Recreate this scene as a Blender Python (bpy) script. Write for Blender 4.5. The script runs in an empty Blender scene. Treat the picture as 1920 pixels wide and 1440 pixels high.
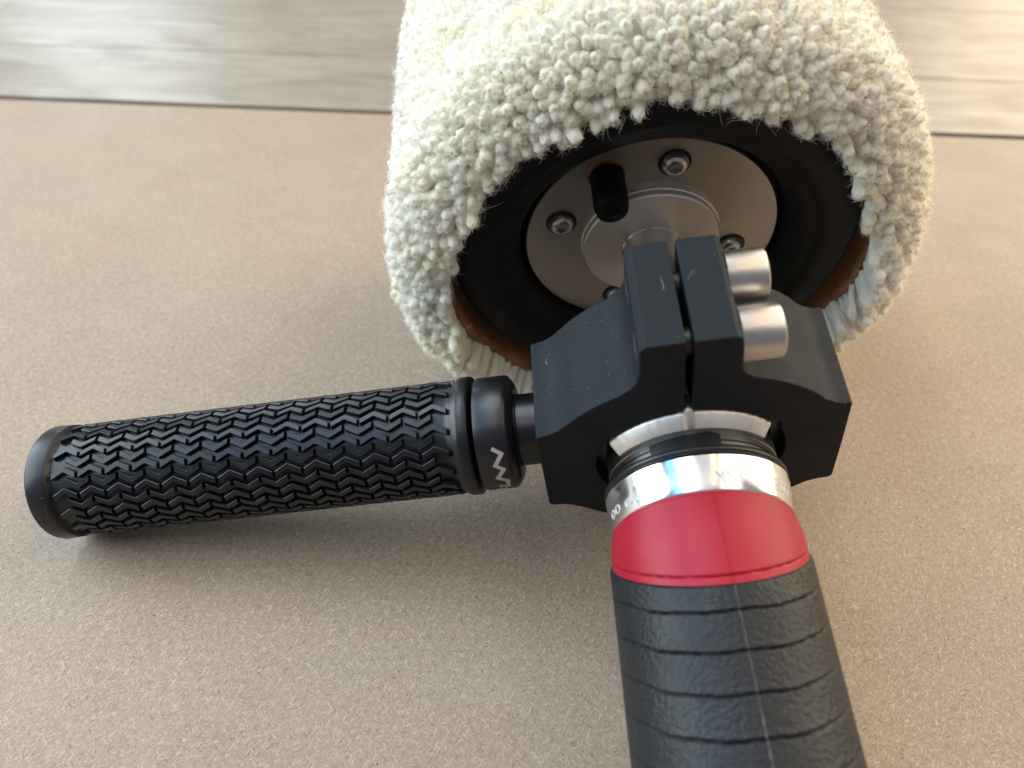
import bpy, bmesh, math, random
import numpy as np
from mathutils import Matrix, Vector

random.seed(7)
rng = np.random.default_rng(11)
S = 0.001                                   # everything below is laid out in millimetres
sc = bpy.context.scene
C = sc.collection
R_ = math.radians

# ------------------------------------------------------------------ camera
CAM_W = np.array([[0.99965, 0.02649, 0.0], [0.01738, -0.65570, 0.75482], [0.0200, -0.75456, -0.65593]])
HC = 202.0
cd = bpy.data.cameras.new('camera')
cam = bpy.data.objects.new('camera', cd)
C.objects.link(cam)
sc.camera = cam
right = Vector(CAM_W[:, 0]); down = Vector(CAM_W[:, 1]); fwd = Vector(CAM_W[:, 2])
mw = Matrix((( right.x, -down.x, -fwd.x, 0), (right.y, -down.y, -fwd.y, 0), (right.z, -down.z, -fwd.z, HC * S), (0, 0, 0, 1)))
cam.matrix_world = mw
cd.sensor_width = 36.0
cd.lens = 27.04
cd.clip_start = 0.01
cd.clip_end = 50
cd.dof.use_dof = True
cd.dof.focus_distance = 0.222
cd.dof.aperture_fstop = 10.5

# ------------------------------------------------------------------ world and lamps
wd = bpy.data.worlds.new('World')
sc.world = wd
wd.use_nodes = True
bgn = wd.node_tree.nodes['Background']
bgn.inputs[0].default_value = (0.96, 0.96, 1.0, 1)
bgn.inputs[1].default_value = 0.15

def area(name, loc, target, sx, sy, power, col, spread=180):
    l = bpy.data.lights.new(name, 'AREA')
    l.shape = 'RECTANGLE'; l.size = sx; l.size_y = sy
    l.energy = power; l.color = col; l.spread = R_(spread)
    o = bpy.data.objects.new(name, l)
    C.objects.link(o)
    o.location = loc
    if loc[0] == target[0] and loc[1] == target[1]: return o
    o.rotation_euler = (Vector(target) - Vector(loc)).to_track_quat('-Z', 'Y').to_euler()
    return o

T0 = (0.02, 0.22, 0.05)
area('low_window_light', (-1.42, 2.75, 0.80), (-0.3, 0.63, 0.0), 0.60, 0.9, 6.0, (0.78, 0.95, 1.0))
area('upper_key_light', (-0.75, 0.75, 1.95), T0, 1.2, 1.0, 9, (0.84, 0.93, 1.0))  # added key, set high to stay out of the floor reflection
area('side_window_light', (-1.40, 0.30, 0.62), T0, 1.6, 0.95, 25, (0.80, 0.94, 1.0))
area('sky_strip_light', (-0.78, 0.20, 1.10), T0, 1.6, 0.26, 3.0, (0.07, 0.38, 1.0))
area('warm_window_light', (1.50, 1.00, 0.95), T0, 2.5, 1.7, 42, (1.0, 0.83, 0.59))
area('warm_strip_light', (0.34, 0.20, 1.55), T0, 1.6, 0.045, 1.5, (1.0, 0.62, 0.22))
area('ceiling_fill_light', (0.0, 0.35, 2.3), (0.0, 0.35, 0.0), 0.9, 3.2, 3.5, (0.97, 0.96, 0.98))
area('ceiling_fill_light', (-0.85, 0.35, 2.2), (0.0, 0.35, 0.0), 3.2, 0.8, 18, (0.90, 0.97, 1.0))  # ceiling panels added as fill for softer shadows; no lamps known there
area('ceiling_fill_light', (1.25, 0.35, 2.2), (0.0, 0.35, 0.0), 3.2, 1.1, 16, (1.0, 0.91, 0.78))

sc.view_settings.view_transform = 'Standard'
sc.view_settings.look = 'None'
sc.view_settings.exposure = 0.52
sc.view_settings.gamma = 1.0
sc.view_settings.use_curve_mapping = False
sc.render.engine = 'CYCLES'
sc.cycles.use_denoising = True
sc.cycles.max_bounces = 8
sc.cycles.sample_clamp_indirect = 6.0

# ------------------------------------------------------------------ node helpers
class NT:
    def __init__(self, name):
        self.m = bpy.data.materials.new(name)
        self.m.use_nodes = True
        self.t = self.m.node_tree
        self.b = self.t.nodes['Principled BSDF']
    def n(self, typ, **kw):
        nd = self.t.nodes.new(typ)
        for k, v in kw.items():
            if k in nd.inputs: nd.inputs[k].default_value = v
            else: setattr(nd, k, v)
        return nd
    def l(self, a, b): self.t.links.new(a, b)
    def p(self, **kw):
        for k, v in kw.items():
            k = k.replace('_', ' ')
            if k in ('Base Color', 'Sheen Tint') and len(v) == 3: v = (*v, 1)
            self.b.inputs[k].default_value = v
        return self
    def coords(self, scale=(1, 1, 1), kind='Object', rot=(0, 0, 0)):
        tc = self.n('ShaderNodeTexCoord'); mp = self.n('ShaderNodeMapping')
        mp.inputs['Scale'].default_value = scale; mp.inputs['Rotation'].default_value = rot
        self.l(tc.outputs[kind], mp.inputs['Vector'])
        return mp.outputs['Vector']
    def noise(self, vec, scale, detail=4, rough=.55, dist=0):
        nd = self.n('ShaderNodeTexNoise', Scale=scale, Detail=detail, Roughness=rough, Distortion=dist)
        self.l(vec, nd.inputs['Vector'])
        return nd.outputs['Fac']
    def ramp(self, fac, stops):
        nd = self.n('ShaderNodeValToRGB'); e = nd.color_ramp.elements
        while len(e) < len(stops): e.new(.5)
        for el, (p, c) in zip(e, stops):
            el.position = p; el.color = (*c, 1) if not isinstance(c, (int, float)) else (c, c, c, 1)
        self.l(fac, nd.inputs['Fac'])
        return nd.outputs['Color']
    def mix(self, fac, a, b, mode='MIX'):
        nd = self.n('ShaderNodeMix', data_type='RGBA', blend_type=mode)
        for i, v in ((0, fac), (6, a), (7, b)):
            if hasattr(v, 'links') or isinstance(v, bpy.types.NodeSocket): self.l(v, nd.inputs[i])
            else: nd.inputs[i].default_value = v if i == 0 else ((*v, 1) if len(v) == 3 else v)
        return nd.outputs[2]
    def bump(self, h, strength=.3, dist=.0002, normal=None):
        nd = self.n('ShaderNodeBump', Strength=strength, Distance=dist)
        self.l(h, nd.inputs['Height'])
        if normal is not None: self.l(normal, nd.inputs['Normal'])
        self.l(nd.outputs['Normal'], self.b.inputs['Normal'])
        return nd.outputs['Normal']
    def math(self, op, a, b=None):
        nd = self.n('ShaderNodeMath', operation=op)
        for i, v in ((0, a), (1, b)):
            if v is None: continue
            if isinstance(v, (int, float)): nd.inputs[i].default_value = v
            else: self.l(v, nd.inputs[i])
        return nd.outputs[0]

# ------------------------------------------------------------------ materials
def mat_board():
    t = NT('fibreboard').p(Roughness=.6, Specular_IOR_Level=.38)
    v = t.coords()
    big = t.noise(v, 9, 4, .6)
    mid = t.noise(v, 75, 4, .6)
    fine = t.noise(v, 2300, 2, .7)
    blot = t.noise(v, 26, 3, .55)
    base = t.ramp(big, [(.3, (0.238, 0.181, 0.129)), (.7, (0.287, 0.224, 0.162))])
    base = t.mix(t.ramp(mid, [(.35, 0.0), (.7, .35)]), base, (0.342, 0.266, 0.198))
    base = t.mix(t.ramp(fine, [(.35, .22), (.55, 0.0)]), base, (0.149, 0.102, 0.069))
    base = t.mix(t.ramp(blot, [(.35, .35), (.6, 0.0)]), base, (0.222, 0.159, 0.120))
    base = t.mix(t.ramp(t.noise(v, 17, 3, .5), [(.45, 0.0), (.7, .4)]), base, (0.253, 0.214, 0.148))
    h = fine
    # pale and dark wood fibres lying in many directions
    wv = t.coords((1, 1, 1))
    warp = t.n('ShaderNodeTexNoise', Scale=170.0, Detail=0.0)
    t.l(wv, warp.inputs['Vector'])
    sub = t.n('ShaderNodeVectorMath', operation='MULTIPLY_ADD')
    t.l(warp.outputs['Color'], sub.inputs[0]); sub.inputs[1].default_value = (.0014, .0014, 0); t.l(wv, sub.inputs[2])
    for k, (ang, sx, sy) in enumerate([(.3, 560, 4600), (1.35, 520, 4200), (2.35, 480, 3900)]):
        mp = t.n('ShaderNodeMapping'); mp.inputs['Rotation'].default_value = (0, 0, ang)
        t.l(sub.outputs[0], mp.inputs['Vector'])
        mp2 = t.n('ShaderNodeMapping'); mp2.inputs['Scale'].default_value = (sx, sy, 1); t.l(mp.outputs[0], mp2.inputs['Vector'])
        f = t.noise(mp2.outputs[0], 1.0, 0, .5)
        base = t.mix(t.ramp(f, [(.60, 0.0), (.76, .38)]), base, (0.447, 0.362, 0.283))
        base = t.mix(t.ramp(f, [(.24, .38), (.38, 0.0)]), base, (0.126, 0.087, 0.058))
    for k, (ang, sx, sy) in enumerate([(.75, 380, 2500), (1.9, 340, 2300), (2.75, 400, 2700)]):
        mp = t.n('ShaderNodeMapping'); mp.inputs['Rotation'].default_value = (0, 0, ang); mp.inputs['Location'].default_value = (k * .31, .17 * k, 0)
        t.l(sub.outputs[0], mp.inputs['Vector'])
        mp2 = t.n('ShaderNodeMapping'); mp2.inputs['Scale'].default_value = (sx, sy, 1); t.l(mp.outputs[0], mp2.inputs['Vector'])
        f = t.noise(mp2.outputs[0], 1.0, 0, .5)
        base = t.mix(t.ramp(f, [(.69, 0.0), (.79, .6)]), base, (0.483, 0.398, 0.308))
        base = t.mix(t.ramp(f, [(.17, .75), (.26, 0.0)]), base, (0.093, 0.063, 0.042))
    vo = t.n('ShaderNodeTexVoronoi', Scale=150.0, Randomness=1.0); t.l(v, vo.inputs['Vector'])
    spk = t.ramp(vo.outputs['Distance'], [(.03, .9), (.075, 0.0)])
    pick = t.n('ShaderNodeSeparateColor'); t.l(vo.outputs['Color'], pick.inputs[0])
    sel = t.math('MULTIPLY', spk, t.math('GREATER_THAN', pick.outputs[0], .8))
    base = t.mix(sel, base, (.06, .038, .025))
    t.l(base, t.b.inputs['Base Color'])
    t.l(t.ramp(t.noise(v, 14, 3, .6), [(.3, .55), (.7, .66)]), t.b.inputs['Roughness'])
    t.bump(h, .12, .00006)
    return t.m

def mat_plank():
    t = NT('floor_laminate').p(Roughness=.3, Specular_IOR_Level=.4)
    tc = t.n('ShaderNodeTexCoord'); oi = t.n('ShaderNodeObjectInfo')
    ad = t.n('ShaderNodeVectorMath', operation='MULTIPLY_ADD')
    cmb = t.n('ShaderNodeCombineXYZ'); t.l(oi.outputs['Random'], cmb.inputs[0]); t.l(oi.outputs['Random'], cmb.inputs[1])
    t.l(cmb.outputs[0], ad.inputs[0]); ad.inputs[1].default_value = (3.1, 7.3, 0); t.l(tc.outputs['Object'], ad.inputs[2])
    mp = t.n('ShaderNodeMapping'); mp.inputs['Scale'].default_value = (4.0, 15, 1); t.l(ad.outputs[0], mp.inputs['Vector'])
    g = t.noise(mp.outputs[0], 1.5, 5, .55, 2.4)
    mp2 = t.n('ShaderNodeMapping'); mp2.inputs['Scale'].default_value = (22, 210, 1); t.l(ad.outputs[0], mp2.inputs['Vector'])
    f = t.noise(mp2.outputs[0], 1.0, 4, .6)
    base = t.ramp(g, [(.25, (0.148, 0.121, 0.094)), (.48, (0.229, 0.195, 0.155)), (.75, (0.303, 0.266, 0.215))])
    base = t.mix(t.ramp(f, [(.35, .4), (.6, 0.0)]), base, (0.148, 0.114, 0.084))
    base = t.mix(t.ramp(t.noise(ad.outputs[0], 14, 4, .6), [(.4, 0.0), (.7, .4)]), base, (0.316, 0.282, 0.235))
    t.l(base, t.b.inputs['Base Color'])
    t.l(t.ramp(g, [(.3, .46), (.7, .36)]), t.b.inputs['Roughness'])
    t.bump(f, .12, .0003)
    return t.m

def mat_simple(name, col, rough, metal=0., **kw):
    return NT(name).p(Base_Color=col, Roughness=rough, Metallic=metal, **kw).m

def mat_anodised():
    t = NT('black_anodised').p(Base_Color=(.007, .009, .0115), Roughness=.55, Metallic=0.0, Specular_IOR_Level=.12)
    v = t.coords()
    a = t.noise(v, 2600, 2, .7)
    b = t.noise(v, 60, 3, .6)
    vo = t.n('ShaderNodeTexVoronoi', Scale=1100.0); t.l(v, vo.inputs['Vector'])
    dots = t.ramp(vo.outputs['Distance'], [(.08, 1.0), (.2, 0.0)])
    pick = t.n('ShaderNodeSeparateColor'); t.l(vo.outputs['Color'], pick.inputs[0])
    dust = t.math('MULTIPLY', dots, t.math('GREATER_THAN', pick.outputs[1], .95))
    grain = t.ramp(t.noise(v, 2600, 2, .75), [(.48, 0.0), (.72, .5)])
    col = t.mix(grain, (.009, .0118, .015), (.032, .041, .051))
    col = t.mix(t.math('MULTIPLY', dust, .6), col, (.22, .24, .26))  # dust specks that also put the metal's sparkle into the colour
    t.l(col, t.b.inputs['Base Color'])
    t.l(t.ramp(b, [(.3, .5), (.7, .6)]), t.b.inputs['Roughness'])
    t.bump(a, .55, .00009)
    return t.m

def mat_rubber(name, col, rough, sc_=1800, st=.25, spec=.45):
    t = NT(name).p(Base_Color=col, Roughness=rough, Specular_IOR_Level=spec)
    v = t.coords()
    a = t.noise(v, sc_, 3, .6); b = t.noise(v, 120, 4, .65)
    t.l(t.ramp(b, [(.3, rough - .07), (.7, rough + .09)]), t.b.inputs['Roughness'])
    vo = t.n('ShaderNodeTexVoronoi', Scale=520.0); t.l(v, vo.inputs['Vector'])
    dots = t.ramp(vo.outputs['Distance'], [(.05, 1.0), (.14, 0.0)])
    pick = t.n('ShaderNodeSeparateColor'); t.l(vo.outputs['Color'], pick.inputs[0])
    dust = t.math('MULTIPLY', dots, t.math('GREATER_THAN', pick.outputs[1], .9))
    t.l(t.mix(t.math('MULTIPLY', dust, .6), col, (.3, .3, .3)), t.b.inputs['Base Color'])
    t.bump(a, st, .00006)
    return t.m

def mat_leather():
    t = NT('black_leather').p(Base_Color=(.009, .0105, .0125), Roughness=.42, Specular_IOR_Level=.28)
    v = t.coords()
    warp = t.n('ShaderNodeTexNoise', Scale=260.0, Detail=2.0); t.l(v, warp.inputs['Vector'])
    ad = t.n('ShaderNodeVectorMath', operation='MULTIPLY_ADD'); t.l(warp.outputs['Color'], ad.inputs[0])
    ad.inputs[1].default_value = (.0012, .0012, .0012); t.l(v, ad.inputs[2])
    vo = t.n('ShaderNodeTexVoronoi', Scale=900.0, feature='SMOOTH_F1', Smoothness=.35); t.l(ad.outputs[0], vo.inputs['Vector'])
    vo2 = t.n('ShaderNodeTexVoronoi', Scale=1300.0); t.l(ad.outputs[0], vo2.inputs['Vector'])
    amt = t.noise(v, 45, 2, .5)
    h = t.math('ADD', t.math('MULTIPLY', vo.outputs['Distance'], -1.0), t.math('MULTIPLY', vo2.outputs['Distance'], -.3))
    h = t.math('MULTIPLY', h, t.ramp(amt, [(.3, .45), (.65, 1.0)]))
    h = t.math('ADD', h, t.math('MULTIPLY', t.noise(v, 3500, 2, .6), .12))
    t.l(t.ramp(t.noise(v, 70, 3, .6), [(.3, .36), (.7, .5)]), t.b.inputs['Roughness'])
    t.bump(h, .7, .00032)
    return t.m

def mat_red():
    t = NT('red_plastic').p(Base_Color=(.30, .008, .022), Roughness=.46, Specular_IOR_Level=.26)
    v = t.coords()
    t.bump(t.noise(v, 2100, 2, .6), .35, .00008)
    t.l(t.ramp(t.noise(v, 90, 3, .6), [(.3, .38), (.7, .48)]), t.b.inputs['Roughness'])
    return t.m

def mat_turned(name, col, rough, aniso=.0, lines=1.0, metal=1.0, ls=5200):
    """Lathe-turned metal: fine rings round the local Y axis."""
    t = NT(name).p(Base_Color=col, Roughness=rough, Metallic=metal)
    if aniso:
        t.b.inputs['Anisotropic'].default_value = aniso
        tg = t.n('ShaderNodeTangent', direction_type='RADIAL', axis='Y'); t.l(tg.outputs[0], t.b.inputs['Tangent'])
    v = t.coords((60, ls, 60))
    a = t.noise(v, 1.0, 3, .6)
    b = t.noise(t.coords(), 110, 4, .65)
    t.l(t.ramp(b, [(.3, max(.03, rough - .05)), (.7, rough + .08)]), t.b.inputs['Roughness'])
    t.bump(a, .12 * lines, .00004)
    return t.m

def mat_brushed_face(name, col, rough):
    t = NT(name).p(Base_Color=col, Roughness=rough, Metallic=1.0, Anisotropic=.6)
    tg = t.n('ShaderNodeTangent', direction_type='RADIAL', axis='Y')
    t.l(tg.outputs[0], t.b.inputs['Tangent'])
    v = t.coords()
    b = t.noise(v, 90, 4, .6)
    t.l(t.ramp(b, [(.3, rough - .05), (.7, rough + .07)]), t.b.inputs['Roughness'])
    t.l(t.mix(t.ramp(b, [(.3, .5), (.7, 0.0)]), col, tuple(c * .9 for c in col)), t.b.inputs['Base Color'])
    return t.m

def mat_wool(name, col, trans, bump=True):
    t = NT(name)
    t.t.nodes.remove(t.b)
    d = t.n('ShaderNodeBsdfDiffuse', Roughness=.6); tr = t.n('ShaderNodeBsdfTranslucent'); mx = t.n('ShaderNodeMixShader', Fac=trans)
    v = t.coords()
    c = t.ramp(t.noise(v, 60, 3, .55), [(.3, tuple(x * y for x, y in zip(col, (.99, .965, .90)))), (.65, col)])
    t.l(c, d.inputs['Color']); t.l(t.mix(1.0, c, (1.0, .985, .93), 'MULTIPLY'), tr.inputs['Color'])
    t.l(d.outputs[0], mx.inputs[1]); t.l(tr.outputs[0], mx.inputs[2])
    if bump:
        uvn = t.n('ShaderNodeUVMap'); sp = t.n('ShaderNodeSeparateXYZ'); t.l(uvn.outputs[0], sp.inputs[0])
        cb = t.n('ShaderNodeCombineXYZ')
        t.l(t.math('ADD', t.math('MULTIPLY', sp.outputs[0], 13.0), t.math('MULTIPLY', sp.outputs[1], 9.0)), cb.inputs[0])
        t.l(t.math('MULTIPLY', sp.outputs[1], 3.5), cb.inputs[1])
        strand = t.noise(cb.outputs[0], 1.0, 3, .65, .6)
        bp = t.n('ShaderNodeBump', Strength=.9, Distance=.0006); t.l(strand, bp.inputs['Height']); t.l(bp.outputs[0], d.inputs['Normal'])
        c2 = t.mix(t.ramp(strand, [(.3, .14), (.55, 0.0)]), c, tuple(x * y for x, y in zip(col, (.9, .86, .74))))
        t.l(c2, d.inputs['Color'])
    t.l(mx.outputs[0], t.t.nodes['Material Output'].inputs['Surface'])
    return t.m

def mat_suede():
    t = NT('suede_backing').p(Roughness=.9, Specular_IOR_Level=.15, Sheen_Weight=.3)
    v = t.coords()
    t.l(t.ramp(t.noise(v, 150, 4, .6), [(.3, (.20, .075, .022)), (.7, (.36, .165, .055))]), t.b.inputs['Base Color'])
    t.bump(t.noise(v, 900, 3, .7), .6, .0003)
    return t.m

M_board = mat_board(); M_plank = mat_plank(); M_anod = mat_anodised()
M_tread = mat_rubber('grip_rubber', (.0045, .0055, .0075), .36, spec=.42)
M_drum = mat_rubber('drum_rubber', (.0032, .0034, .0042), .55, 900, .3, .25)
M_leather = mat_leather(); M_red = mat_red()
M_ring = mat_turned('turned_aluminium', (.84, .84, .84), .13, aniso=.75, lines=.6)
M_nose = mat_turned('raw_aluminium', (.80, .78, .75), .42)
M_shaft = mat_turned('polished_steel', (.50, .48, .47), .16)
M_plate = mat_brushed_face('brushed_plate', (.46, .43, .41), .40)
M_flange = mat_brushed_face('turned_flange', (.80, .77, .73), .42)
M_screw = mat_turned('stainless_screw', (.55, .53, .515), .30, lines=1.0, ls=900)
M_blackmetal = mat_simple('black_metal', (.007, .007, .009), .32, 0, Specular_IOR_Level=.45)
M_neck = mat_turned('dark_turned_metal', (.24, .24, .235), .3)
M_oring = mat_simple('seal_rubber', (.008, .008, .009), .35)
M_socket = mat_simple('socket_shadow_metal', (.06, .058, .055), .4, .8)
M_brass = mat_simple('brass', (.42, .20, .07), .4, 1.0)
M_cap = mat_simple('valve_plastic', (.0025, .0025, .003), .6, 0, Specular_IOR_Level=.15)
M_logo = mat_simple('laser_mark', (.46, .43, .41), .45, .5)
M_engrave = mat_simple('laser_engraving', (.60, .61, .61), .6, .8)
M_wool = mat_wool('wool', (.995, .98, .92), .3)
M_fuzz = mat_wool('wool_fibre', (.995, .985, .94), .5, False)
M_suede = mat_suede()
M_flash = mat_simple('mould_flash', (.055, .06, .066), .5)
M_gap = mat_simple('gap_shade', (.03, .026, .022), .9)  # near-black colour paints deep shade into the gap behind the board

# ------------------------------------------------------------------ geometry helpers (millimetres in, metres out)
def link(name, me, mat, parent=None):
    o = bpy.data.objects.new(name, me)
    C.objects.link(o)
    if mat is not None and not me.materials: me.materials.append(mat)
    if parent is not None: o.parent = parent
    return o

def finish(me, ang=32):
    me.polygons.foreach_set('use_smooth', [True] * len(me.polygons))
    me.set_sharp_from_angle(angle=R_(ang))
    me.update()

def mesh(name, verts, faces, ang=32):
    me = bpy.data.meshes.new(name)
    me.from_pydata([(x * S, y * S, z * S) for x, y, z in verts], [], faces)
    bm = bmesh.new(); bm.from_mesh(me)
    bmesh.ops.recalc_face_normals(bm, faces=bm.faces)
    bm.to_mesh(me); bm.free()
    finish(me, ang)
    return me

def lathe(name, prof, axis='Y', seg=96, c=(0, 0, 0), closed=False, ang=32, flip=False):
    """prof: list of (along axis, radius)."""
    vs, fs = [], []
    npf = len(prof)
    for k in range(seg):
        a = 2 * math.pi * k / seg
        ca, sa = math.cos(a), math.sin(a)
        for t, r in prof:
            if axis == 'Y': vs.append((c[0] + r * sa, c[1] + t, c[2] + r * ca))
            elif axis == 'X': vs.append((c[0] + t, c[1] + r * sa, c[2] + r * ca))
            else: vs.append((c[0] + r * ca, c[1] + r * sa, c[2] + t))
    m = npf if closed else npf - 1
    for k in range(seg):
        k2 = (k + 1) % seg
        for j in range(m):
            j2 = (j + 1) % npf
            fs.append((k * npf + j, k2 * npf + j, k2 * npf + j2, k * npf + j2))
    me = bpy.data.meshes.new(name)
    me.from_pydata([(x * S, y * S, z * S) for x, y, z in vs], [], fs)
    bm = bmesh.new(); bm.from_mesh(me)
    bmesh.ops.remove_doubles(bm, verts=bm.verts, dist=1e-7)
    bmesh.ops.dissolve_degenerate(bm, edges=bm.edges, dist=1e-8)
    bmesh.ops.recalc_face_normals(bm, faces=bm.faces)
    bm.to_mesh(me); bm.free()
    finish(me, ang)
    return me

def bevel(o, w, seg=2, ang=35):
    md = o.modifiers.new('bevel', 'BEVEL')
    md.width = w * S; md.segments = seg; md.limit_method = 'ANGLE'; md.angle_limit = R_(ang)
    md.harden_normals = True
    return md

# ------------------------------------------------------------------ the setting: floor and board
EDGE = math.atan2(484.7 - 506.9, 326.8 + 347.2)           # the board's far edge, seen from above
ed = Vector((math.cos(EDGE), math.sin(EDGE), 0)); en = Vector((-math.sin(EDGE), math.cos(EDGE), 0))
E0 = Vector((-10.08, 499.7, 0))
def slab(name, x0, x1, y0, y1, z0, z1, mat, parent=None, bv=.6):
    """A board laid along the far edge: x along it, y beyond it."""
    vs = [(x, y, z) for z in (z0, z1) for x, y in ((x0, y0), (x1, y0), (x1, y1), (x0, y1))]
    fs = [(0, 1, 2, 3), (4, 5, 6, 7), (0, 1, 5, 4), (1, 2, 6, 5), (2, 3, 7, 6), (3, 0, 4, 7)]
    o = link(name, mesh(name, vs, fs), mat, parent)
    if parent is None:
        o.location = E0 * S; o.rotation_euler = (0, 0, EDGE)
    bevel(o, bv)
    return o

floor = slab('floor', -2500, 2500, -1500, 2600, -22, -16.0, M_gap)
floor['kind'] = 'structure'; floor['label'] = 'pale oak laminate floor behind the fibreboard'
pw = 190.0
ys = [8.0] + [113.0 + pw * k for k in range(0, 4)]
for k in range(len(ys) - 1):
    off = [-310, 260, -620, 90][k % 4]
    x = -2000 + off
    while x < 2000:
        p = slab('floor_plank', x + .15, x + 1285 - .15, ys[k] + .9, ys[k + 1] - .9, -15.9, -.8 - .05 * (k % 2), M_plank, floor, .5)
        x += 1285
board = slab('fibreboard', -900, 900, -900, 0, -15.5, 0, M_board, None, .35)
board['label'] = 'brown pressed fibreboard sheet that the polisher rests on'
board['category'] = 'board'

# ------------------------------------------------------------------ the polisher: local frame, X to the right, Y towards the drum, Z up from the clamp
AX = np.array([[0.98197, 0.00420, 0.18996], [-0.05678, 0.96033, 0.27302], [-0.18128, -0.27889, 0.94306]])
P_HUB = np.array([44.33, 224.93, 72.08])
root = bpy.data.objects.new('drum_polisher', None)
C.objects.link(root)
xv = Vector(AX[0]).normalized(); yv = Vector(AX[1]); yv = (yv - yv.dot(xv) * xv).normalized(); zv = xv.cross(yv)
ROT = Matrix((xv, yv, zv)).transposed()
root.matrix_world = Matrix.Translation(Vector(P_HUB) * S) @ ROT.to_4x4()
root['label'] = 'handheld drum polisher with white wool sleeve, black clamp, ribbed side handle and red motor body'
root['category'] = 'power tool'
RN = np.array(ROT)
def to_world(p): return p @ RN.T + P_HUB          # millimetres
def from_world(p): return (p - P_HUB) @ RN

def flatten_mesh(me, zmin):
    """Press a soft part flat where it would sink into the board."""
    n = len(me.vertices)
    co = np.empty(n * 3); me.vertices.foreach_get('co', co); co = co.reshape(-1, 3) / S
    w = to_world(co)
    low = w[:, 2] < zmin + 3
    d = np.clip(zmin + 3 - w[:, 2], 0, None)
    w[:, 2] = np.where(low, zmin + 3 * np.exp(-d / 3.0), w[:, 2])
    co = from_world(w) * S
    me.vertices.foreach_set('co', co.astype(np.float32).ravel()); me.update()

# --- rubber drum
prof = [(94, 0), (94, 60), (92, 64.5), (88, 66)]
prof += [(y, 66 + .5 * math.sin(math.pi * (y + 3) / 90)) for y in np.linspace(80, -2, 10)]
for k in range(1, 9):
    a = k / 8 * math.pi / 2
    prof.append((-2 - 9 * math.sin(a), 57 + 9 * math.cos(a)))
prof += [(-11.2, 54.5), (-10.4, 52.2), (-9.0, 51.2), (-8.6, 50.4), (-8.2, 48.5), (-6.2, 46), (-3, 44), (1.5, 42.6), (4, 42), (4, 0)]
me = lathe('rubber_drum', prof, seg=128, ang=50)
flatten_mesh(me, 3.0)
drum = link('rubber_drum', me, M_drum, root)

# --- hub plate, flange, screws, shaft, valve
plate = link('hub_plate', lathe('hub_plate', [(3, 0), (3, 40.6), (.4, 41.2), (0, 40.8), (0, 0)], seg=128), M_plate, root)
link('hub_flange', lathe('hub_flange', [(-.02, 22.9), (-.9, 22.9), (-1.2, 22.5), (-3.1, 22.5), (-3.6, 22.0), (-3.6, 0)], seg=96), M_flange, plate)

def star_screw():
    """Pan head with a six-lobed recess, head towards -Y."""
    seg = 36
    rings = [(0, 4.0), (-1.0, 4.05), (-2.0, 3.6), (-2.7, 2.7), (-2.85, 2.1)]
    vs, fs = [], []
    for y, r in rings:
        for k in range(seg):
            a = 2 * math.pi * k / seg; vs.append((r * math.sin(a), y, r * math.cos(a)))
    for y, sc_ in ((-2.8, 1), (-1.2, .92)):
        for k in range(seg):
            a = 2 * math.pi * k / seg; r = (1.55 + .32 * math.cos(6 * a)) * sc_
            vs.append((r * math.sin(a), y, r * math.cos(a)))
    for j in range(len(rings) + 1):
        for k in range(seg):
            k2 = (k + 1) % seg
            fs.append((j * seg + k, j * seg + k2, (j + 1) * seg + k2, (j + 1) * seg + k))
    fs.append(tuple(range((len(rings) + 1) * seg, (len(rings) + 2) * seg)))
    return mesh('star_screw', vs, fs, 40)
sm = star_screw()
for x, z in ((-28.0, 13.0), (8.0, 31.0), (26.6, -8.5), (-12.5, -26.5)):
    o = link('star_screw', sm, M_screw, plate); o.location = (x * S, 0, z * S); o.rotation_euler = (0, random.random(), 0)
    link('washer', lathe('washer', [(-.02, 4.0), (-.02, 5.0), (-.35, 4.9), (-.35, 4.0)], seg=40, c=(x, 0, z)), M_blackmetal, plate)
link('shaft', lathe('shaft', [(-3.5, 9.6), (-4.2, 9.6), (-4.6, 9.2), (-56, 9.2)], seg=72), M_shaft, root)
valve = link('valve_cap', lathe('valve_cap', [(.1, 5.2), (-12.5, 5.2), (-14.6, 4.7), (-15.2, 3.6), (-15.2, 2.4), (-14.7, 2.1), (-14.7, 0)], seg=48, c=(-12.2, 0, 29.6)), M_cap, root)
link('brass_seat', lathe('brass_seat', [(-.02, 5.2), (-.02, 5.9), (-.8, 5.7), (-.8, 5.2)], seg=48, c=(-12.2, 0, 29.9)), M_brass, valve)

# --- clamp bracket: one C-shaped outline (bore open to the slit), extruded along Y
def arc(cx, cz, r, a0, a1, n):
    return [(cx + r * math.cos(R_(a0 + (a1 - a0) * k / n)), cz + r * math.sin(R_(a0 + (a1 - a0) * k / n))) for k in range(n + 1)]
sx0, sx1 = -1.9, 0.0
out = [(sx1, 55.0), (9.0, 55.0), (10.3, 53.9), (10.7, 44.0), (11.1, 41.6), (12.4, 39.3), (14.6, 37.5)]
out += arc(0, 0, 40.2, 65, 41, 8)
out += [(32.2, 23.9), (34.3, 22.2), (36.3, 21.2), (38.4, 20.8), (39.1, 20.5)]
out += [(40.3, 0), (41.2, -20.0), (40.6, -21.2), (39.6, -21.6), (37, -21.9), (34.6, -22.9), (32.0, -24.9)]
out += arc(0, 0, 40.2, -41, -139, 24)
out += [(-32.0, -24.9), (-34.6, -22.9), (-37, -21.9), (-39.6, -21.6), (-40.6, -21.2), (-41.2, -20.0), (-40.3, 0), (-39.5, 20.2), (-39.0, 20.9), (-37.6, 21.2), (-35.6, 21.8), (-33.4, 23.2)]
out += arc(0, 0, 40.2, 139, 116, 8)
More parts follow.
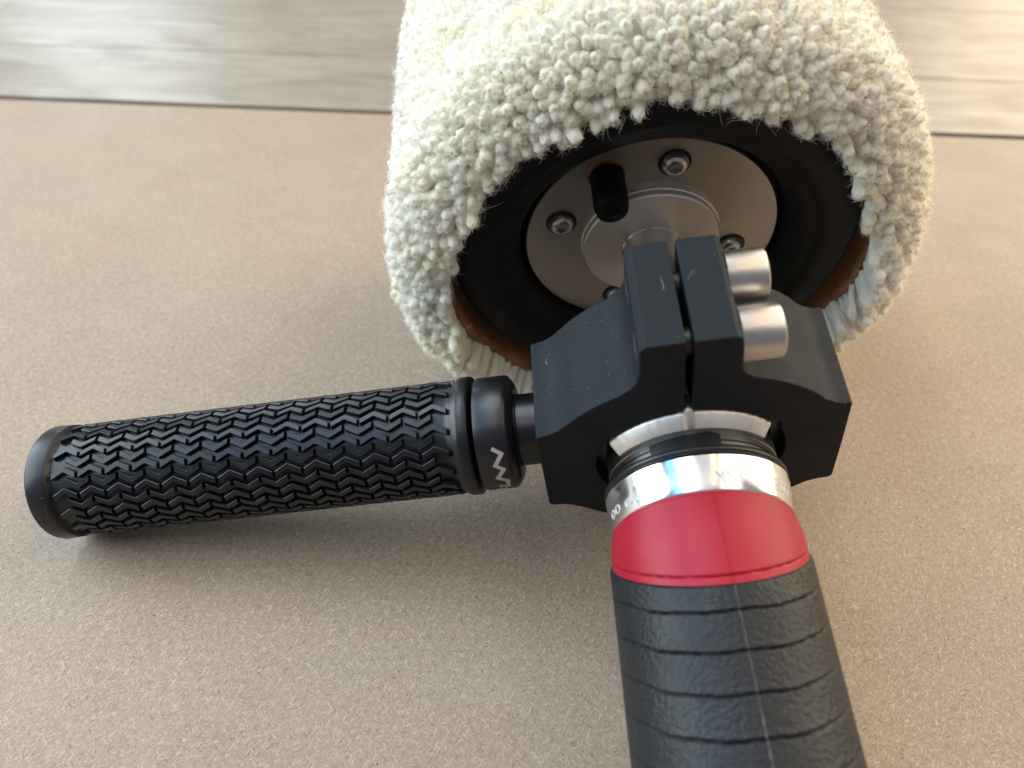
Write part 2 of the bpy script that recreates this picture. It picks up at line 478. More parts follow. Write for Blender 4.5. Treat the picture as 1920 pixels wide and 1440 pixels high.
out += [(-15.6, 37.9), (-13.7, 39.9), (-12.7, 42.4), (-12.3, 45.0), (-12.0, 53.4), (-10.6, 55.0), (sx0, 55.0), (sx0, 28.2), (sx0 - .4, 27.0), (sx0 - 1.6, 26.0)]
bore = []
for k in range(0, 97):
    a = 98.5 + 343 * k / 96
    r = 25.4
    d = min(abs(a - 146), abs(a - 394))
    if d < 7: r += 1.6 * math.cos(d / 7 * math.pi / 2)
    bore.append((r * math.cos(R_(a)), r * math.sin(R_(a))))
out += bore + [(sx1 + 1.6, 26.0), (sx1 + .4, 27.0), (sx1, 28.2)]
bm = bmesh.new()
v0 = [bm.verts.new((x * S, -82 * S, z * S)) for x, z in out]
f = bm.faces.new(v0)
r = bmesh.ops.extrude_face_region(bm, geom=[f])
for v in r['geom']:
    if isinstance(v, bmesh.types.BMVert): v.co.y = -52 * S
bmesh.ops.recalc_face_normals(bm, faces=bm.faces)
me = bpy.data.meshes.new('clamp_bracket'); bm.to_mesh(me); bm.free(); finish(me, 30)
clamp = link('clamp_bracket', me, M_anod, root)
bevel(clamp, .35, 2, 42)

def cap_screw():
    """Socket cap screw, head along +X from x=0."""
    R, L = 6.5, 9.6
    seg = 72
    vs, fs = [], []
    rings = [(0, R - .15), (.15, R), (L - 1.0, R), (L - .35, R - .25), (L, R - .9), (L, 3.9)]
    for x, rr in rings:
        for k in range(seg):
            a = 2 * math.pi * k / seg; vs.append((x, rr * math.sin(a), rr * math.cos(a)))
    for x in (L - .3, L - 5):
        for k in range(seg):
            a = 2 * math.pi * k / seg
            rr = 3.0 / math.cos((a % (math.pi / 3)) - math.pi / 6)
            vs.append((x, rr * math.sin(a), rr * math.cos(a)))
    nr = len(rings) + 2
    for j in range(nr - 1):
        for k in range(seg):
            k2 = (k + 1) % seg
            fs.append((j * seg + k, j * seg + k2, (j + 1) * seg + k2, (j + 1) * seg + k))
    fs.append(tuple(range((nr - 1) * seg, nr * seg)))
    fs.append(tuple(range(0, seg))[::-1])
    return mesh('cap_screw', vs, fs, 28)
cs = cap_screw()
thread = lathe('screw_thread', [(-14, 0)] + [(-13.8 + .25 * k, 3.0 if k % 2 else 3.6) for k in range(64)], 'X', 24)
for y in (-58.6, -75.4):
    o = link('cap_screw', cs, M_screw, clamp); o.location = (10.75 * S, y * S, 46.2 * S)
    o2 = link('screw_thread', thread, M_screw, clamp); o2.location = (1.5 * S, y * S, 46.2 * S)

def surface_mark(pts, r, name='lint_scratch'):
    """Stray fibres and scratches on the metal: a thin four-sided tube."""
    vs, fs = [], []
    for p in pts:
        for a, b in ((r, 0), (0, r), (-r, 0), (0, -r)): vs.append((p[0] + a, p[1] + a * .5, p[2] + b))
    for k in range(len(pts) - 1):
        for q in range(4): fs.append((k * 4 + q, k * 4 + (q + 1) % 4, k * 4 + 4 + (q + 1) % 4, k * 4 + 4 + q))
    link(name, mesh(name, vs, fs, 60), M_fuzz, clamp)
surface_mark([(-34.9 + .42 * math.cos(a), -59.6 + .85 * math.sin(a), 22.25) for a in np.linspace(0, 6.28, 14)], .035)
surface_mark([(32.3, -74.6, 23.7), (32.2, -73.2, 23.75), (33.1, -72.5, 23.2), (34.4, -71.8, 22.3)], .03)
surface_mark([(-4.8, -62.9, 55.0), (-4.5, -64.9, 55.01), (-4.6, -66.6, 55.0)], .016)  # scratches on the ear tops, laid as thin pale tubes
surface_mark([(2.8, -61.9, 55.0), (1.8, -63.5, 55.01), (1.0, -64.8, 55.0)], .018)
surface_mark([(3.1, -62.6, 55.0), (2.3, -63.9, 55.0)], .014)

# --- motor nose, neck, seal, metal ring with engraving
nose = link('nose_sleeve', lathe('nose_sleeve', [(-52.5, 9), (-52.5, 24.9), (-53, 25.2), (-77.2, 25.2), (-77.6, 24.9), (-77.6, 21.5), (-70, 21.5)], seg=120), M_blackmetal, root)
vs, fs = [], []
n_ = 60
for k in range(n_ + 1):
    a = R_(-56 + 108 * k / n_)
    ro = 25.3 + .07 * math.sin(k * 1.7)
    ph = math.degrees(a)
    if abs(ph + 2.0) < 3.0: ro += 2.2 * math.cos((ph + 2.0) / 3.0 * math.pi / 2) ** .5
    for y, r in ((-78, ro), (-82.1, ro), (-82.6, ro - .15), (-85.4, 22.75), (-85.2, 22.0)): vs.append((r * math.sin(a), y, r * math.cos(a)))
for k in range(n_):
    for j_ in range(5): fs.append((k * 5 + j_, (k + 1) * 5 + j_, (k + 1) * 5 + (j_ + 1) % 5, k * 5 + (j_ + 1) % 5))
fs.append((0, 1, 2, 3, 4)); fs.append(tuple(n_ * 5 + q for q in range(5)))
link('bare_lip', mesh('bare_lip', vs, fs), M_nose, nose)
neck = link('motor_neck', lathe('motor_neck', [(-70, 22.3), (-86.6, 22.3), (-86.9, 22.1), (-88.2, 22.1), (-88.4, 21.7), (-93.4, 21.7), (-93.4, 20)], seg=120), M_neck, root)
vs, fs = [], []
for (a0, a1, y0, y1, r0, r1) in ((-30, 16, -87.0, -90.6, 21.0, 22.35),):
    n_ = 18
    for k in range(n_ + 1):
        a = R_(a0 + (a1 - a0) * k / n_)
        yy = y0 + (.9 * (k / n_) if k < n_ - 3 else .9 - .25 * (k - n_ + 3))
        for (y, r) in ((yy, r0), (yy, r1), (y1, r1), (y1, r0)):
            vs.append((r * math.sin(a), y, r * math.cos(a)))
    for k in range(n_):
        for j in range(4): fs.append((k * 4 + j, (k + 1) * 4 + j, (k + 1) * 4 + (j + 1) % 4, k * 4 + (j + 1) % 4))
    fs.append((0, 1, 2, 3)); fs.append(tuple(n_ * 4 + j for j in range(4)))
link('neck_window', mesh('neck_window', vs, fs), M_oring, neck)
link('seal_ring', lathe('seal_ring', [(-91.3 + 1.15 * math.sin(t), 22.9 + 1.15 * math.cos(t)) for t in np.linspace(0, 2 * math.pi, 20, endpoint=False)], seg=120, closed=True), M_oring, root)
ring = link('metal_ring', lathe('metal_ring', [(-92.6, 20), (-92.6, 23.3), (-92.9, 23.7), (-93.3, 23.95), (-101.9, 22.95), (-102.3, 22.7), (-102.3, 20)], seg=160), M_ring, root)

def lettering(body, a_start, a_end, y_base, height, Rr, name, mat, parent, th=.05, bold=0.0):
    """Text laid round the motor axis: reads along increasing angle, tops towards the drum."""
    cu = bpy.data.curves.new('txt', 'FONT'); cu.body = body; cu.size = 1.0; cu.resolution_u = 3; cu.offset = bold
    to = bpy.data.objects.new('txt', cu); C.objects.link(to)
    dg = bpy.context.evaluated_depsgraph_get(); dg.update()
    me = bpy.data.meshes.new_from_object(to.evaluated_get(dg))
    bpy.data.objects.remove(to); bpy.data.curves.remove(cu)
    bm = bmesh.new(); bm.from_mesh(me)
    bmesh.ops.subdivide_edges(bm, edges=[e for e in bm.edges if e.calc_length() > .12], cuts=2)
    r = bmesh.ops.extrude_face_region(bm, geom=bm.faces[:])
    for v in r['geom']:
        if isinstance(v, bmesh.types.BMVert): v.co.z = 1.0
    xs = [v.co.x for v in bm.verts]; x0, x1 = min(xs), max(xs)
    cap = .72
    for v in bm.verts:
        a = R_(a_start + (a_end - a_start) * (v.co.x - x0) / (x1 - x0))
        y = y_base + v.co.y / cap * height
        r_ = Rr - .1163 * (-93.3 - y) + (th if v.co.z > .5 else -.03)
        v.co = (r_ * math.sin(a) * S, y * S, r_ * math.cos(a) * S)
    bmesh.ops.recalc_face_normals(bm, faces=bm.faces)
    bm.to_mesh(me); bm.free(); me.name = name
    me.materials.clear()
    return link(name, me, mat, parent)
l1 = lettering('00 r/min', -76, -21, -100.3, 2.4, 23.95, 'engraved_lettering', M_engrave, ring, .07, .012)
l2 = lettering('MNSCO', 7.0, 38, -100.2, 2.9, 23.95, 'engraved_lettering', M_engrave, ring, .07, .006)
l3 = lettering('LTD', 48, 66, -100.2, 2.9, 23.95, 'engraved_lettering', M_engrave, ring, .07, .006)

# --- red housing and leather grip
def border(top, phi, k=14.2): return top + k * (1 - math.cos(phi))
def wrap_sheet(name, rfun, yfun, nphi, ns, ang=60):
    """Tube round Y: rfun(phi, s) radius, yfun(phi, s) axial, s 0..1."""
    vs, fs = [], []
    for i in range(nphi):
        ph = -math.pi + 2 * math.pi * i / nphi
        for j in range(ns + 1):
            s = j / ns; r = rfun(ph, s); vs.append((r * math.sin(ph), yfun(ph, s), r * math.cos(ph)))
    for i in range(nphi):
        i2 = (i + 1) % nphi
        for j in range(ns):
            fs.append((i * (ns + 1) + j, i2 * (ns + 1) + j, i2 * (ns + 1) + j + 1, i * (ns + 1) + j + 1))
    return mesh(name, vs, fs, ang)
YB = -124.9
def r_red(ph, s):
    y = -102.2 + s * (border(YB - 2.5, ph) + 102.2)
    b = border(YB + 1.9, ph)
    r = 23.0 + 1.2 * math.sin(math.pi * min(1, s * 1.6) * .5)
    if s < .03: r -= .3 * (1 - s / .03)
    r -= .40 * math.exp(-((y - b) / .22) ** 2)
    if y < b: r -= .12
    return r
red = link('red_housing', wrap_sheet('red_housing', r_red, lambda ph, s: -102.2 + s * (border(YB - 2.5, ph) + 102.2), 160, 110), M_red, root)
GR = [YB - 6.2 - 8.45 * k for k in range(0, 6)]
def y_lea(ph, s): y0 = border(YB, ph); return y0 + s * (-170.5 - y0)
def r_lea(ph, s):
    y = y_lea(ph, s)
    r = 24.75 
    e = border(YB, ph) - y
    if e < 1.0: r -= .75 * (1 - e) ** 2
    wob = .35 * math.sin(5 * ph + 1.3) + .22 * math.sin(11 * ph) + .1 * math.sin(37 * ph)
    for k, g in enumerate(GR):
        d = y - border(g + wob * .6, ph, 13.6)
        fade = .35 + .65 * max(0, math.cos(ph * .8))
        if abs(d) < 3.5:
            r -= fade * (.52 * math.exp(-(d / .24) ** 2))
            r += fade * (.07 * math.exp(-((d - .8) / .6) ** 2))
    if y < -168.5: r -= .9 * (-168.5 - y) ** 2 / 4
    return r
grip = link('leather_grip', wrap_sheet('leather_grip', r_lea, y_lea, 240, 300, 80), M_leather, root)
def seam(name, a0, a1, y0, y1, Rr, w, h, mat, parent):
    vs, fs = [], []
    n_ = 240
    for k in range(n_ + 1):
        t = k / n_; a = R_(a0 + (a1 - a0) * t) + .0025 * math.sin(k * .22); y = y0 + (y1 - y0) * t
        ww = w * (1 + .25 * math.sin(k * .14))
        rr = Rr(a, y) if callable(Rr) else Rr
        for da, dr in ((-1, -.15), (-.4, h), (.4, h), (1, -.15)):
            aa = a + da * ww / 2 / rr; vs.append(((rr + dr) * math.sin(aa), y, (rr + dr) * math.cos(aa)))
    for k in range(n_):
        for j in range(3): fs.append((k * 4 + j, (k + 1) * 4 + j, (k + 1) * 4 + j + 1, k * 4 + j + 1))
    return link(name, mesh(name, vs, fs, 60), mat, parent)
seam('mould_seam', 4.2, 5.0, -102.9, YB + .2, lambda a, y: r_red(a, (y + 102.2) / (border(YB - 2.5, a) + 102.2)), .4, .2, M_red, red)
def r_leay(a, y):
    y0 = border(YB, a); return r_lea(a, (y - y0) / (-170.5 - y0))
seam('mould_seam', 5.0, 6.0, YB - .4, -152, r_leay, .36, .12, M_flash, grip)
seam('mould_seam', 6.0, 6.4, -152, -168, r_leay, .5, .12, M_flash, grip)
link('motor_end_cap', lathe('motor_end_cap', [(-168, 23.2), (-170.2, 23.2), (-171.5, 22), (-171.5, 0)], seg=96), M_blackmetal, root)

# --- side handle along -X at y=-67
HY = -67.0
link('handle_stem', lathe('handle_stem', [(-39.2, 0), (-39.2, 10.4), (-46, 10.4), (-46.3, 10.7), (-48.5, 10.7), (-48.5, 0)], 'X', 72, (0, HY, 0)), M_blackmetal, root)
collar = link('lock_collar', lathe('lock_collar', [(-46.6, 10), (-46.6, 13.6), (-46.9, 14.2), (-48.0, 15.9), (-48.6, 16.3), (-49.2, 16.45), (-57.0, 16.45), (-57.4, 16.2), (-57.5, 15.8), (-57.5, 12)], 'X', 96, (0, HY, 0)), M_blackmetal, root)
def ribbon(name, pts, w, Rr, th, mat, parent, seg=4):
    """A printed stroke on the collar; pts are (x mm, angle in degrees from the top towards the camera)."""
    P = [np.array((x, R_(a) * Rr)) for x, a in pts]
    vs, fs = [], []
    L = []
    for i, p in enumerate(P):
        if i == 0: d0 = d1 = P[1] - P[0]
        elif i == len(P) - 1: d0 = d1 = P[-1] - P[-2]
        else: d0, d1 = p - P[i - 1], P[i + 1] - p
        d0 = d0 / np.linalg.norm(d0); d1 = d1 / np.linalg.norm(d1)
        n0 = np.array((-d0[1], d0[0])); n1 = np.array((-d1[1], d1[0]))
        nn = n0 + n1; nn /= np.linalg.norm(nn); m = w / 2 / max(.45, nn.dot(n0))
        L.append((p + nn * m, p - nn * m))
    rows = []
    for i in range(len(L) - 1):
        for k in range(seg + (i == len(L) - 2)):
            t = k / seg
            rows.append((L[i][0] * (1 - t) + L[i + 1][0] * t, L[i][1] * (1 - t) + L[i + 1][1] * t))
    for a, b in rows:
        for q, r in ((a, -.02), (a, th), (b, th), (b, -.02)):
            an = q[1] / Rr; vs.append((q[0], HY - (Rr + r) * math.sin(an), (Rr + r) * math.cos(an)))
    for k in range(len(rows) - 1):
        for j in range(3): fs.append((k * 4 + j, (k + 1) * 4 + j, (k + 1) * 4 + j + 1, k * 4 + j + 1))
    fs.append((0, 1, 2, 3)); e = (len(rows) - 1) * 4; fs.append((e, e + 1, e + 2, e + 3))
    return link(name, mesh(name, vs, fs, 30), mat, parent)
lg = [(-52.8, 44.7), (-50.3, 50.8), (-52.6, 63.2), (-50.5, 68.3), (-52.7, 79.9), (-50.15, 85.5), (-50.5, 98.5), (-53.1, 95.5)]
ribbon('zigzag_mark', lg, 1.15, 16.45, .05, M_logo, collar)
ribbon('stroke_mark', [(-53.05, 102), (-53.05, 113)], .9, 16.45, .05, M_logo, collar)
ribbon('stroke_mark', [(-51.7, 104), (-51.7, 113)], .9, 16.45, .05, M_logo, collar)

XL, XR = -190.5, -63.2
def r_grip(x): return 15.35 + .45 * max(0, (-90 - x) / 100)
gp = [(-58.6, 11.5), (-58.6, 16.5), (-58.8, 17.1), (-59.2, 17.35), (-61.6, 17.35), (-62.0, 17.2), (-63.6, 16.3), (-64.2, 15.9), (-65.5, r_grip(-66))]
gp += [(x, r_grip(x)) for x in np.linspace(-70, -184, 24)]
gp += [(-184.3, 16.1), (-184.7, 17.0), (-185.0, 17.35), (-185.4, 17.45), (-190.2, 17.7), (-190.7, 17.55), (-191.0, 17.1), (-191.1, 16.2), (-191.1, 13.5), (-190.6, 12.8), (-190.6, 0)]
rgrip = link('rubber_grip', lathe('rubber_grip', gp, 'X', 120, (0, HY, 0), ang=40), M_tread, root)

NROW, PER, AMP, WID, HGT = 34, 8.5, .95, 1.78, 1.5
def tread_mesh(kind, name):
    """A chevron block that follows the grip's curve; kind +1 is a V (cut at the peaks), -1 its inverse."""
    g = .33
    R0 = 15.35
    cl = [(-PER / 2 + g, AMP * kind * (1 - 2 * g / (PER / 2))), (-.2, -AMP * kind * .92), (.2, -AMP * kind * .92), (PER / 2 - g, AMP * kind * (1 - 2 * g / (PER / 2)))]
    vs, fs = [], []
    for i, (x, c) in enumerate(cl):
        ends = {0: 1, 3: -1}.get(i, 0)
        for (side, r, shr) in ((-1, -.3, -.1), (-1, HGT - .12, .10), (-1, HGT, .24), (1, HGT, .24), (1, HGT - .12, .10), (1, -.3, -.1)):
            xx = x + ends * shr * .9
            cc = c + side * (WID / 2 - shr)
            a = cc / R0
            vs.append((xx, -(R0 + r) * math.sin(a), (R0 + r) * math.cos(a) - R0))
    for i in range(len(cl) - 1):
        for j in range(5): fs.append((i * 6 + j, (i + 1) * 6 + j, (i + 1) * 6 + j + 1, i * 6 + j + 1))
    fs.append(tuple(range(6))); e = (len(cl) - 1) * 6; fs.append(tuple(range(e, e + 6)))
    return mesh(name, vs, fs, 20)
TM = {1: tread_mesh(1, 'tread_block'), -1: tread_mesh(-1, 'tread_block_inverse')}
rest_v, rest_f = [], []
for row in range(NROW):
    kind = 1 if row % 2 == 0 else -1
    ang = 360 / NROW * row
    vis = abs(((ang - 38 + 180) % 360) - 180) < 108
    x = XR - 5.0 - (0 if kind > 0 else PER / 2)
    if kind < 0: x += 0
    while x > -182.5:
        r0 = r_grip(x)
        a = R_(ang)
        pos = Vector((x, HY - r0 * math.sin(a), r0 * math.cos(a)))
        rot = Matrix.Rotation(a, 4, 'X')
        hs = 1.0
        m4 = Matrix.Translation(pos * S) @ rot
        if vis:
            o = link('tread_block', TM[kind], M_tread, rgrip); o.matrix_local = m4
        else:
            b0 = len(rest_v)
            for v in TM[kind].vertices:
                p = m4 @ v.co; rest_v.append(tuple(p / S))
            for p in TM[kind].polygons: rest_f.append(tuple(b0 + i for i in p.vertices))
        x -= PER
ro = link('tread_underside', mesh('tread_underside', rest_v, rest_f, 20), M_tread, rgrip)
ro['kind'] = 'stuff'

# ------------------------------------------------------------------ wool sleeve
Y_EDGE = -6.5
R_B = 67.2
back = [(93, 66.7), (93, R_B + 1.6)] + [(y, R_B + 1.6) for y in np.linspace(85, Y_EDGE + 1, 14)] + [(Y_EDGE, R_B + 1.0), (Y_EDGE - .2, R_B + .2), (Y_EDGE + 1, 66.75)] + [(y, 66.72) for y in np.linspace(8, 85, 12)]
me = lathe('wool_sleeve', back, seg=128, closed=True, ang=60)
co = np.empty(len(me.vertices) * 3); me.vertices.foreach_get('co', co); co = co.reshape(-1, 3)
th_ = np.abs(np.arctan2(co[:, 0], co[:, 2])); rr_ = np.hypot(co[:, 0], co[:, 2])
k_ = np.clip((th_ - 1.45) / .5, 0, 1) * np.clip((.012 - co[:, 1]) / .018, 0, 1)
co[:, 0] *= 1 + k_ * .0035 / rr_; co[:, 2] *= 1 + k_ * .0035 / rr_; co[:, 1] -= k_ * .0035 + k_ * .0012 * np.sin(14 * th_)
me.vertices.foreach_set('co', co.astype(np.float32).ravel())
flatten_mesh(me, 1.0)
sleeve = link('wool_sleeve', me, M_suede, root)

bedp = [(-8.5, 67.5), (-11.5, 68.5), (-12.3, 71.5), (-10.5, 76.3), (-6.3, 80.2), (0.3, 83.2), (6.0, 84.1)] + [(y, 84.1) for y in np.linspace(14, 92, 10)] + [(92, 70)]  # added wool-coloured filler under the tips, keeping deep shade out of the gaps
me = lathe('pile_filler', bedp, seg=160, ang=80)
co = np.empty(len(me.vertices) * 3); me.vertices.foreach_get('co', co); co = co.reshape(-1, 3) / S
th_ = np.abs(np.arctan2(co[:, 0], co[:, 2])); rr_ = np.hypot(co[:, 0], co[:, 2])
k_ = np.clip((th_ - 1.35) / .5, 0, 1) * np.clip((6 - co[:, 1]) / 14, 0, 1)
co[:, 0] *= 1 + k_ * 3.0 / rr_; co[:, 2] *= 1 + k_ * 3.0 / rr_
w_ = to_world(co); w_ += k_[:, None] * np.stack([np.sign(w_[:, 0] - P_HUB[0]) * 4.0, -4.0 + 0 * k_, -2.0 + 0 * k_], 1); w_[:, 2] -= 2.2 * np.sin(th_); w_[:, 2] = np.maximum(w_[:, 2], 1.2)
me.vertices.foreach_set('co', (from_world(w_) * S).astype(np.float32).ravel()); me.update()
bed = link('pile_filler', me, M_wool, sleeve)

def tuft_mesh(i):
    """One cut yarn end: a slim stalk swelling to a soft rounded tip, with the twist of its plies. Unit: 1 mm wide tip radius scale, length 1 along +Z."""
    r_ = random.Random(100 + i)
    seg, nr = SEG, NR
    bend = (r_.uniform(-.10, .10), r_.uniform(-.10, .10)); tw = r_.uniform(2.0, 4.5); ph0 = r_.uniform(0, 6.28); ply = r_.choice((2, 3))
    vs, fs = [], []
    for j in range(nr + 1):
        t = (j / nr) ** .62
        prof = (.66 + .34 * min(1, t / .6)) if t < .84 else math.sqrt(max(0.05, 1 - ((t - .84) / .168) ** 2))
        for k in range(seg):
            a = 2 * math.pi * k / seg
            rr = prof * (1 + .13 * math.cos(ply * a + tw * t * 3 + ph0) + r_.uniform(-.07, .07)) * 1.0
            vs.append((rr * math.cos(a) + bend[0] * 6 * t * t, rr * math.sin(a) + bend[1] * 6 * t * t, t + (r_.uniform(-.02, .02) if j == nr else 0)))
    for j in range(nr):
        for k in range(seg):
            k2 = (k + 1) % seg
            fs.append((j * seg + k, j * seg + k2, (j + 1) * seg + k2, (j + 1) * seg + k))
    fs.append(tuple(nr * seg + k for k in range(seg)))
    BEND.append(bend)
    return vs, fs
NV = 8
SEG, NR = 9, 8
BEND = []
TV = [tuft_mesh(i) for i in range(NV)]
T_me = []
TUV = []
for i, (vs, fs) in enumerate(TV):
    uv = []
    for f_ in fs:
        if len(f_) == 4:
            j_, k_ = divmod(f_[0], SEG)
            t0 = (j_ / NR) ** .62; t1 = ((j_ + 1) / NR) ** .62
            uv += [(k_ / SEG, t0), ((k_ + 1) / SEG, t0), ((k_ + 1) / SEG, t1), (k_ / SEG, t1)]
        else: uv += [(k_ / SEG, 1.04) for k_ in range(SEG)]
    TUV.append(np.array(uv, np.float32))
    me = bpy.data.meshes.new('yarn_tuft_mesh')
    me.from_pydata([(x * S, y * S, z * S) for x, y, z in vs], [], fs)
    me.uv_layers.new(name='UVMap').data.foreach_set('uv', (TUV[-1] * np.array([1, 1]) + np.array([i * 1.37, i * .71])).astype(np.float32).ravel())
    me.polygons.foreach_set('use_smooth', [True] * len(me.polygons)); me.update()
    T_me.append(me)
TVa = [np.array(v) for v, _ in TV]

tufts = []           # base(3), dir(3), radius, length, variant, twist
CAMP = np.array([0, 0, HC])
# the tips lie on a rounded shoulder round the near rim, then run straight along the drum
TY0, TR0, TY1, TR1 = -16.5, 66.3, 3.0, 86.3
path = []
na = 40
for q in range(na + 1):
    a = q / na * math.pi / 2
    path.append((TY1 + (TY0 - TY1) * math.cos(a) ** .9, TR0 + (TR1 - TR0) * math.sin(a) ** .9))
path += [(y, TR1) for y in np.linspace(4, 93, 90)]
path = np.array(path)
cum = np.concatenate([[0], np.cumsum(np.linalg.norm(np.diff(path, axis=0), axis=1))])
PITCH = 2.8
row, s_ = 0, .3
while s_ < cum[-1]:
    ty = np.interp(s_, cum, path[:, 0]); tr = np.interp(s_, cum, path[:, 1])
    n_t = int(2 * math.pi * tr / 3.05)
    sh = 30.0
    by = Y_EDGE + .6 + 13.0 * min(1, s_ / sh) if s_ < sh else None
    for k in range(n_t):
        th = 2 * math.pi * (k + .5 * (row % 2) + rng.uniform(-.24, .24)) / n_t
        edge = math.exp(-s_ / 9.0)
        wav = 2.6 * edge * (math.sin(9 * th + 1.0) * .5 + math.sin(23 * th) * .3 + rng.normal(0, .55))
        y = ty + rng.uniform(-.65, .65) + wav * .5
        low = min(1, max(0, (abs((th + math.pi) % (2 * math.pi) - math.pi) - 1.35) / .6))
        hang = low * math.exp(-s_ / 30.0)
        rr = tr + rng.normal(0, .55) + wav * .6 + low * 3.6 * math.exp(-s_ / 12.0)
        radial = np.array([math.sin(th), 0, math.cos(th)])
        tang = np.array([math.cos(th), 0, -math.sin(th)])
        tip = radial * rr + np.array([0, y, 0]) + tang * rng.normal(0, .5)
        base = radial * (R_B + 1.2 + 4.0 * low) + np.array([0, (by if by is not None else y + .5) , 0])
        tw_ = to_world(tip)
        sag = (3.6 + 3.4 * math.exp(-s_ / 14.0)) * (1.0 if radial[2] > -.3 else .5)
        tw_[2] -= sag * rng.uniform(.5, 1.3) * math.sqrt(max(0, 1 - radial[2] ** 2) * .8 + .05)
        tw_ += np.array([np.sign(tw_[0] - P_HUB[0]) * 5.5, -4.0, -2.0]) * hang + rng.normal(0, 1.5, 3) * hang + tang @ RN.T * rng.normal(0, 2.2) * hang - (radial @ RN.T) * max(0, rng.normal(1.0, 2.0)) * hang * math.exp(-s_ / 7.0)
        bw = to_world(base) + np.array([0, -1.8, 0]) * hang; bw[2] = max(bw[2], 1.5)
        if tw_[2] < 2.0:
            over = 2.0 - tw_[2]
            tw_[2] = 1.9 + rng.uniform(0, 1.3)
            tw_[0] += np.sign(tw_[0] - P_HUB[0]) * min(over * .35, 4)
            tw_[1] -= min(over * .3, 4) * (1 if s_ < 26 else 0)
        base = from_world(bw); tip = from_world(tw_)
        dl = tip - base; L = np.linalg.norm(dl) + 1e-6; dl /= L
        if L > 13: base = tip - dl * 13.0; L = 13.0
        rad = 1.68 * rng.uniform(.82, 1.2)
        tufts.append((base, dl, rad, L, int(rng.integers(NV)), rng.uniform(0, 6.28)))
    s_ += PITCH
    row += 1

def frame(d, tw):
    d = d / np.linalg.norm(d)
    a = np.array([0, 0, 1.0]) if abs(d[2]) < .9 else np.array([1.0, 0, 0])
    x = np.cross(a, d); x /= np.linalg.norm(x); y = np.cross(d, x)
    c, s = math.cos(tw), math.sin(tw)
    return np.array([c * x + s * y, -s * x + c * y, d])       # rows

# which tufts show largest: tip near the camera, not tucked behind the rim, not behind the clamp
score = []
for i, (b, d, rad, L, v, tw) in enumerate(tufts):
    tip = b + d * L
    w = to_world(tip); vd = CAMP - w; dist = np.linalg.norm(vd); vd /= dist
    out_ = np.array([tip[0], 0, tip[2]]); out_ /= np.linalg.norm(out_); out_ = (out_ + np.array([0, -.9 if tip[1] < -5 else 0, 0])) @ RN.T
    fac = vd.dot(out_ / np.linalg.norm(out_))
    pc = (w - CAMP) @ CAM_W            # camera axes: right, down, forward
    px, py = 960 + 1442 * pc[0] / pc[2], 720 + 1442 * pc[1] / pc[2]
    ok = fac > .15 and 0 < px < 1920 and py > -10 and not (tip[2] < -10 and abs(tip[0]) < 62)
    score.append(fac / dist if ok else -1)
order = np.argsort(-np.array(score))
single = set(int(i) for i in order[:300])
pv, pf, puv, nb = [], [], [], 0
for i, (b, d, rad, L, v, tw) in enumerate(tufts):
    F = frame(d, tw)
    if i in single:
        o = link('yarn_tuft', T_me[v], M_wool, sleeve)
        m = Matrix(((F[0][0] * rad, F[1][0] * rad, F[2][0] * L, b[0] * S), (F[0][1] * rad, F[1][1] * rad, F[2][1] * L, b[1] * S), (F[0][2] * rad, F[1][2] * rad, F[2][2] * L, b[2] * S), (0, 0, 0, 1)))
        o.matrix_local = m
    else:
        co = (TVa[v] * np.array([rad, rad, L])) @ F + b
        pv.append(co)
        pf.extend([tuple(nb + q for q in f_) for f_ in TV[v][1]])
        nb += len(co)
        puv.append(TUV[v] + np.array([rng.uniform(0, 50), rng.uniform(0, 50)], np.float32))
pv = np.concatenate(pv)
me = bpy.data.meshes.new('wool_pile')
me.from_pydata([tuple(p) for p in (pv * S)], [], pf)
me.polygons.foreach_set('use_smooth', [True] * len(me.polygons)); me.update()
me.uv_layers.new(name='UVMap').data.foreach_set('uv', np.concatenate(puv).astype(np.float32).ravel())
pile = link('wool_pile', me, M_wool, sleeve); pile['kind'] = 'stuff'

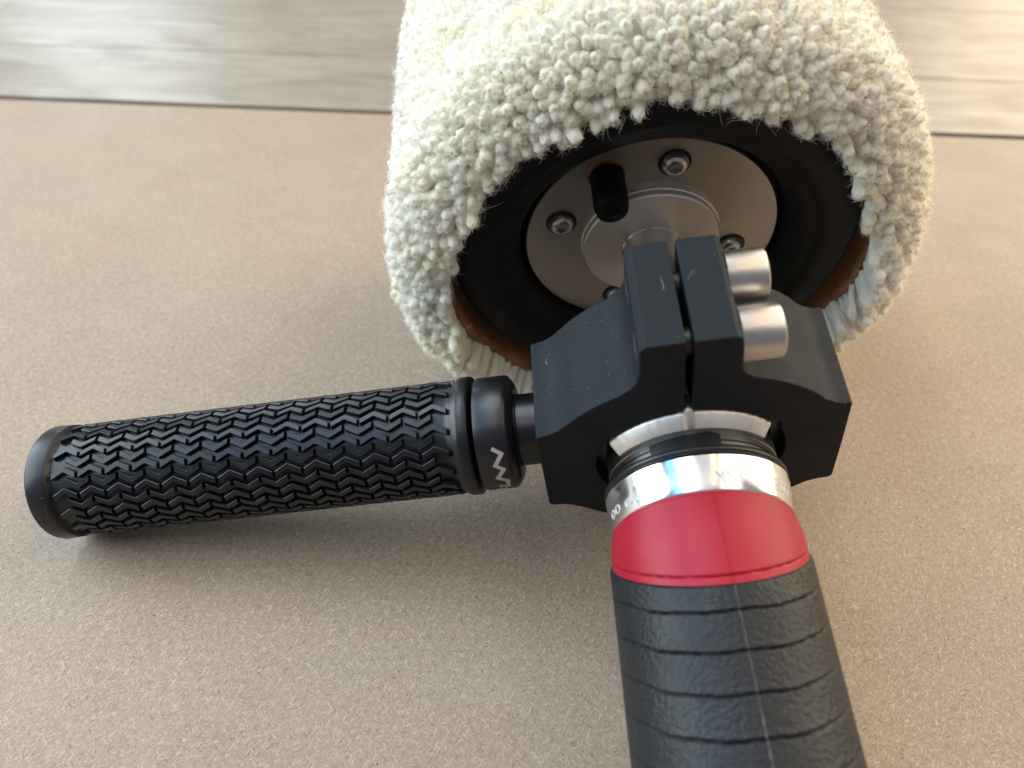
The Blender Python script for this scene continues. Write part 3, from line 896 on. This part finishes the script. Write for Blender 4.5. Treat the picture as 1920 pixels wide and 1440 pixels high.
# loose fibres standing off the yarn ends
NP = 5
pts = []
for i, (b, d, rad, L, v, tw) in enumerate(tufts):
    if score[i] < 0 and b[1] > 6 and rng.random() > .25: continue
    F = frame(d, tw)
    near = b[1] < 12
    nf = 80 if near else 48
    t = 1 - rng.random(nf) ** 1.5 * .5
    a = rng.random(nf) * 6.283
    prof = np.where(t < .84, .66 + .34 * np.minimum(1, t / .6), np.sqrt(np.maximum(.05, 1 - ((t - .84) / .168) ** 2)))
    nrm = np.cos(a)[:, None] * F[0] + np.sin(a)[:, None] * F[1]
    p0 = b + F[2] * (t * L)[:, None] + nrm * (rad * prof * .92)[:, None]
    tipw = np.clip((t - .84) / .16, 0, 1)[:, None]
    out_ = nrm * (1 - .6 * tipw) + F[2] * (.25 + .9 * tipw) + rng.normal(0, .45, (nf, 3))
    out_ /= np.linalg.norm(out_, axis=1)[:, None]
    side = rng.normal(0, 1, (nf, 3)); side -= (side * out_).sum(1)[:, None] * out_; side /= np.linalg.norm(side, axis=1)[:, None]
    ln = rng.uniform(.4, 1.3, nf)
    longer = rng.random(nf) < .06
    ln = np.where(longer, rng.uniform(1.4, 2.8, nf), ln)
    curl = rng.uniform(.8, 2.4, nf)
    st = []
    for q in range(NP):
        s = q / (NP - 1)
        st.append(p0 + out_ * (ln * s * (1 - .25 * s * curl))[:, None] + side * (ln * curl * s * s)[:, None] + np.cross(out_, side) * (ln * .35 * curl * np.sin(4.5 * s))[:, None])
    pts.append(np.stack(st, 1))
P = np.concatenate(pts).astype(np.float32)
lay = []
for i, (b, d, rad, L, v, tw) in enumerate(tufts):
    if score[i] < 0 and b[1] > 6 and rng.random() > .3: continue
    F = frame(d, tw)
    nf = 22 if b[1] < 30 else 14
    t0 = rng.uniform(.45, .93, nf); a0 = rng.random(nf) * 6.283; twist = rng.normal(.9, .45, nf) ; dt = rng.uniform(.12, .3, nf); lift = rng.uniform(.05, .5, nf)
    st = []
    for q in range(NP):
        f_ = q / (NP - 1); t = np.minimum(t0 + dt * f_, .995); a = a0 + twist * f_ * dt / .2
        prof = np.where(t < .84, .66 + .34 * np.minimum(1, t / .6), np.sqrt(np.maximum(.05, 1 - ((t - .84) / .168) ** 2)))
        cx = BEND[v][0] * 6 * t * t; cy = BEND[v][1] * 6 * t * t
        rr = rad * (prof * 1.03 + lift * f_)
        st.append(b + F[2] * (t * L)[:, None] + F[0] * (cx * rad + np.cos(a) * rr)[:, None] + F[1] * (cy * rad + np.sin(a) * rr)[:, None])
    lay.append(np.stack(st, 1))
P = np.concatenate([P] + lay).astype(np.float32)
n_lay = sum(len(x) for x in lay)
w = to_world(P.reshape(-1, 3).astype(np.float64)); w[:, 2] = np.maximum(w[:, 2], .3)
P = from_world(w).reshape(P.shape).astype(np.float32)
N = len(P)
hc = bpy.data.hair_curves.new('wool_fuzz')
hc.add_curves([NP] * N)
hc.attributes['position'].data.foreach_set('vector', (P * S).ravel())
ra = hc.attributes.get('radius') or hc.attributes.new('radius', 'FLOAT', 'POINT')
rad = np.tile(np.linspace(.036, .013, NP), N).astype(np.float32) * S
rad[(N - n_lay) * NP:] = np.tile(np.array([.045, .055, .05, .04, .02]), n_lay) * S
ra.data.foreach_set('value', rad)
hc.materials.append(M_fuzz)
fz = bpy.data.objects.new('wool_fuzz', hc); C.objects.link(fz); fz.parent = sleeve; fz['kind'] = 'stuff'
print('tufts', len(tufts), 'fibres', N)
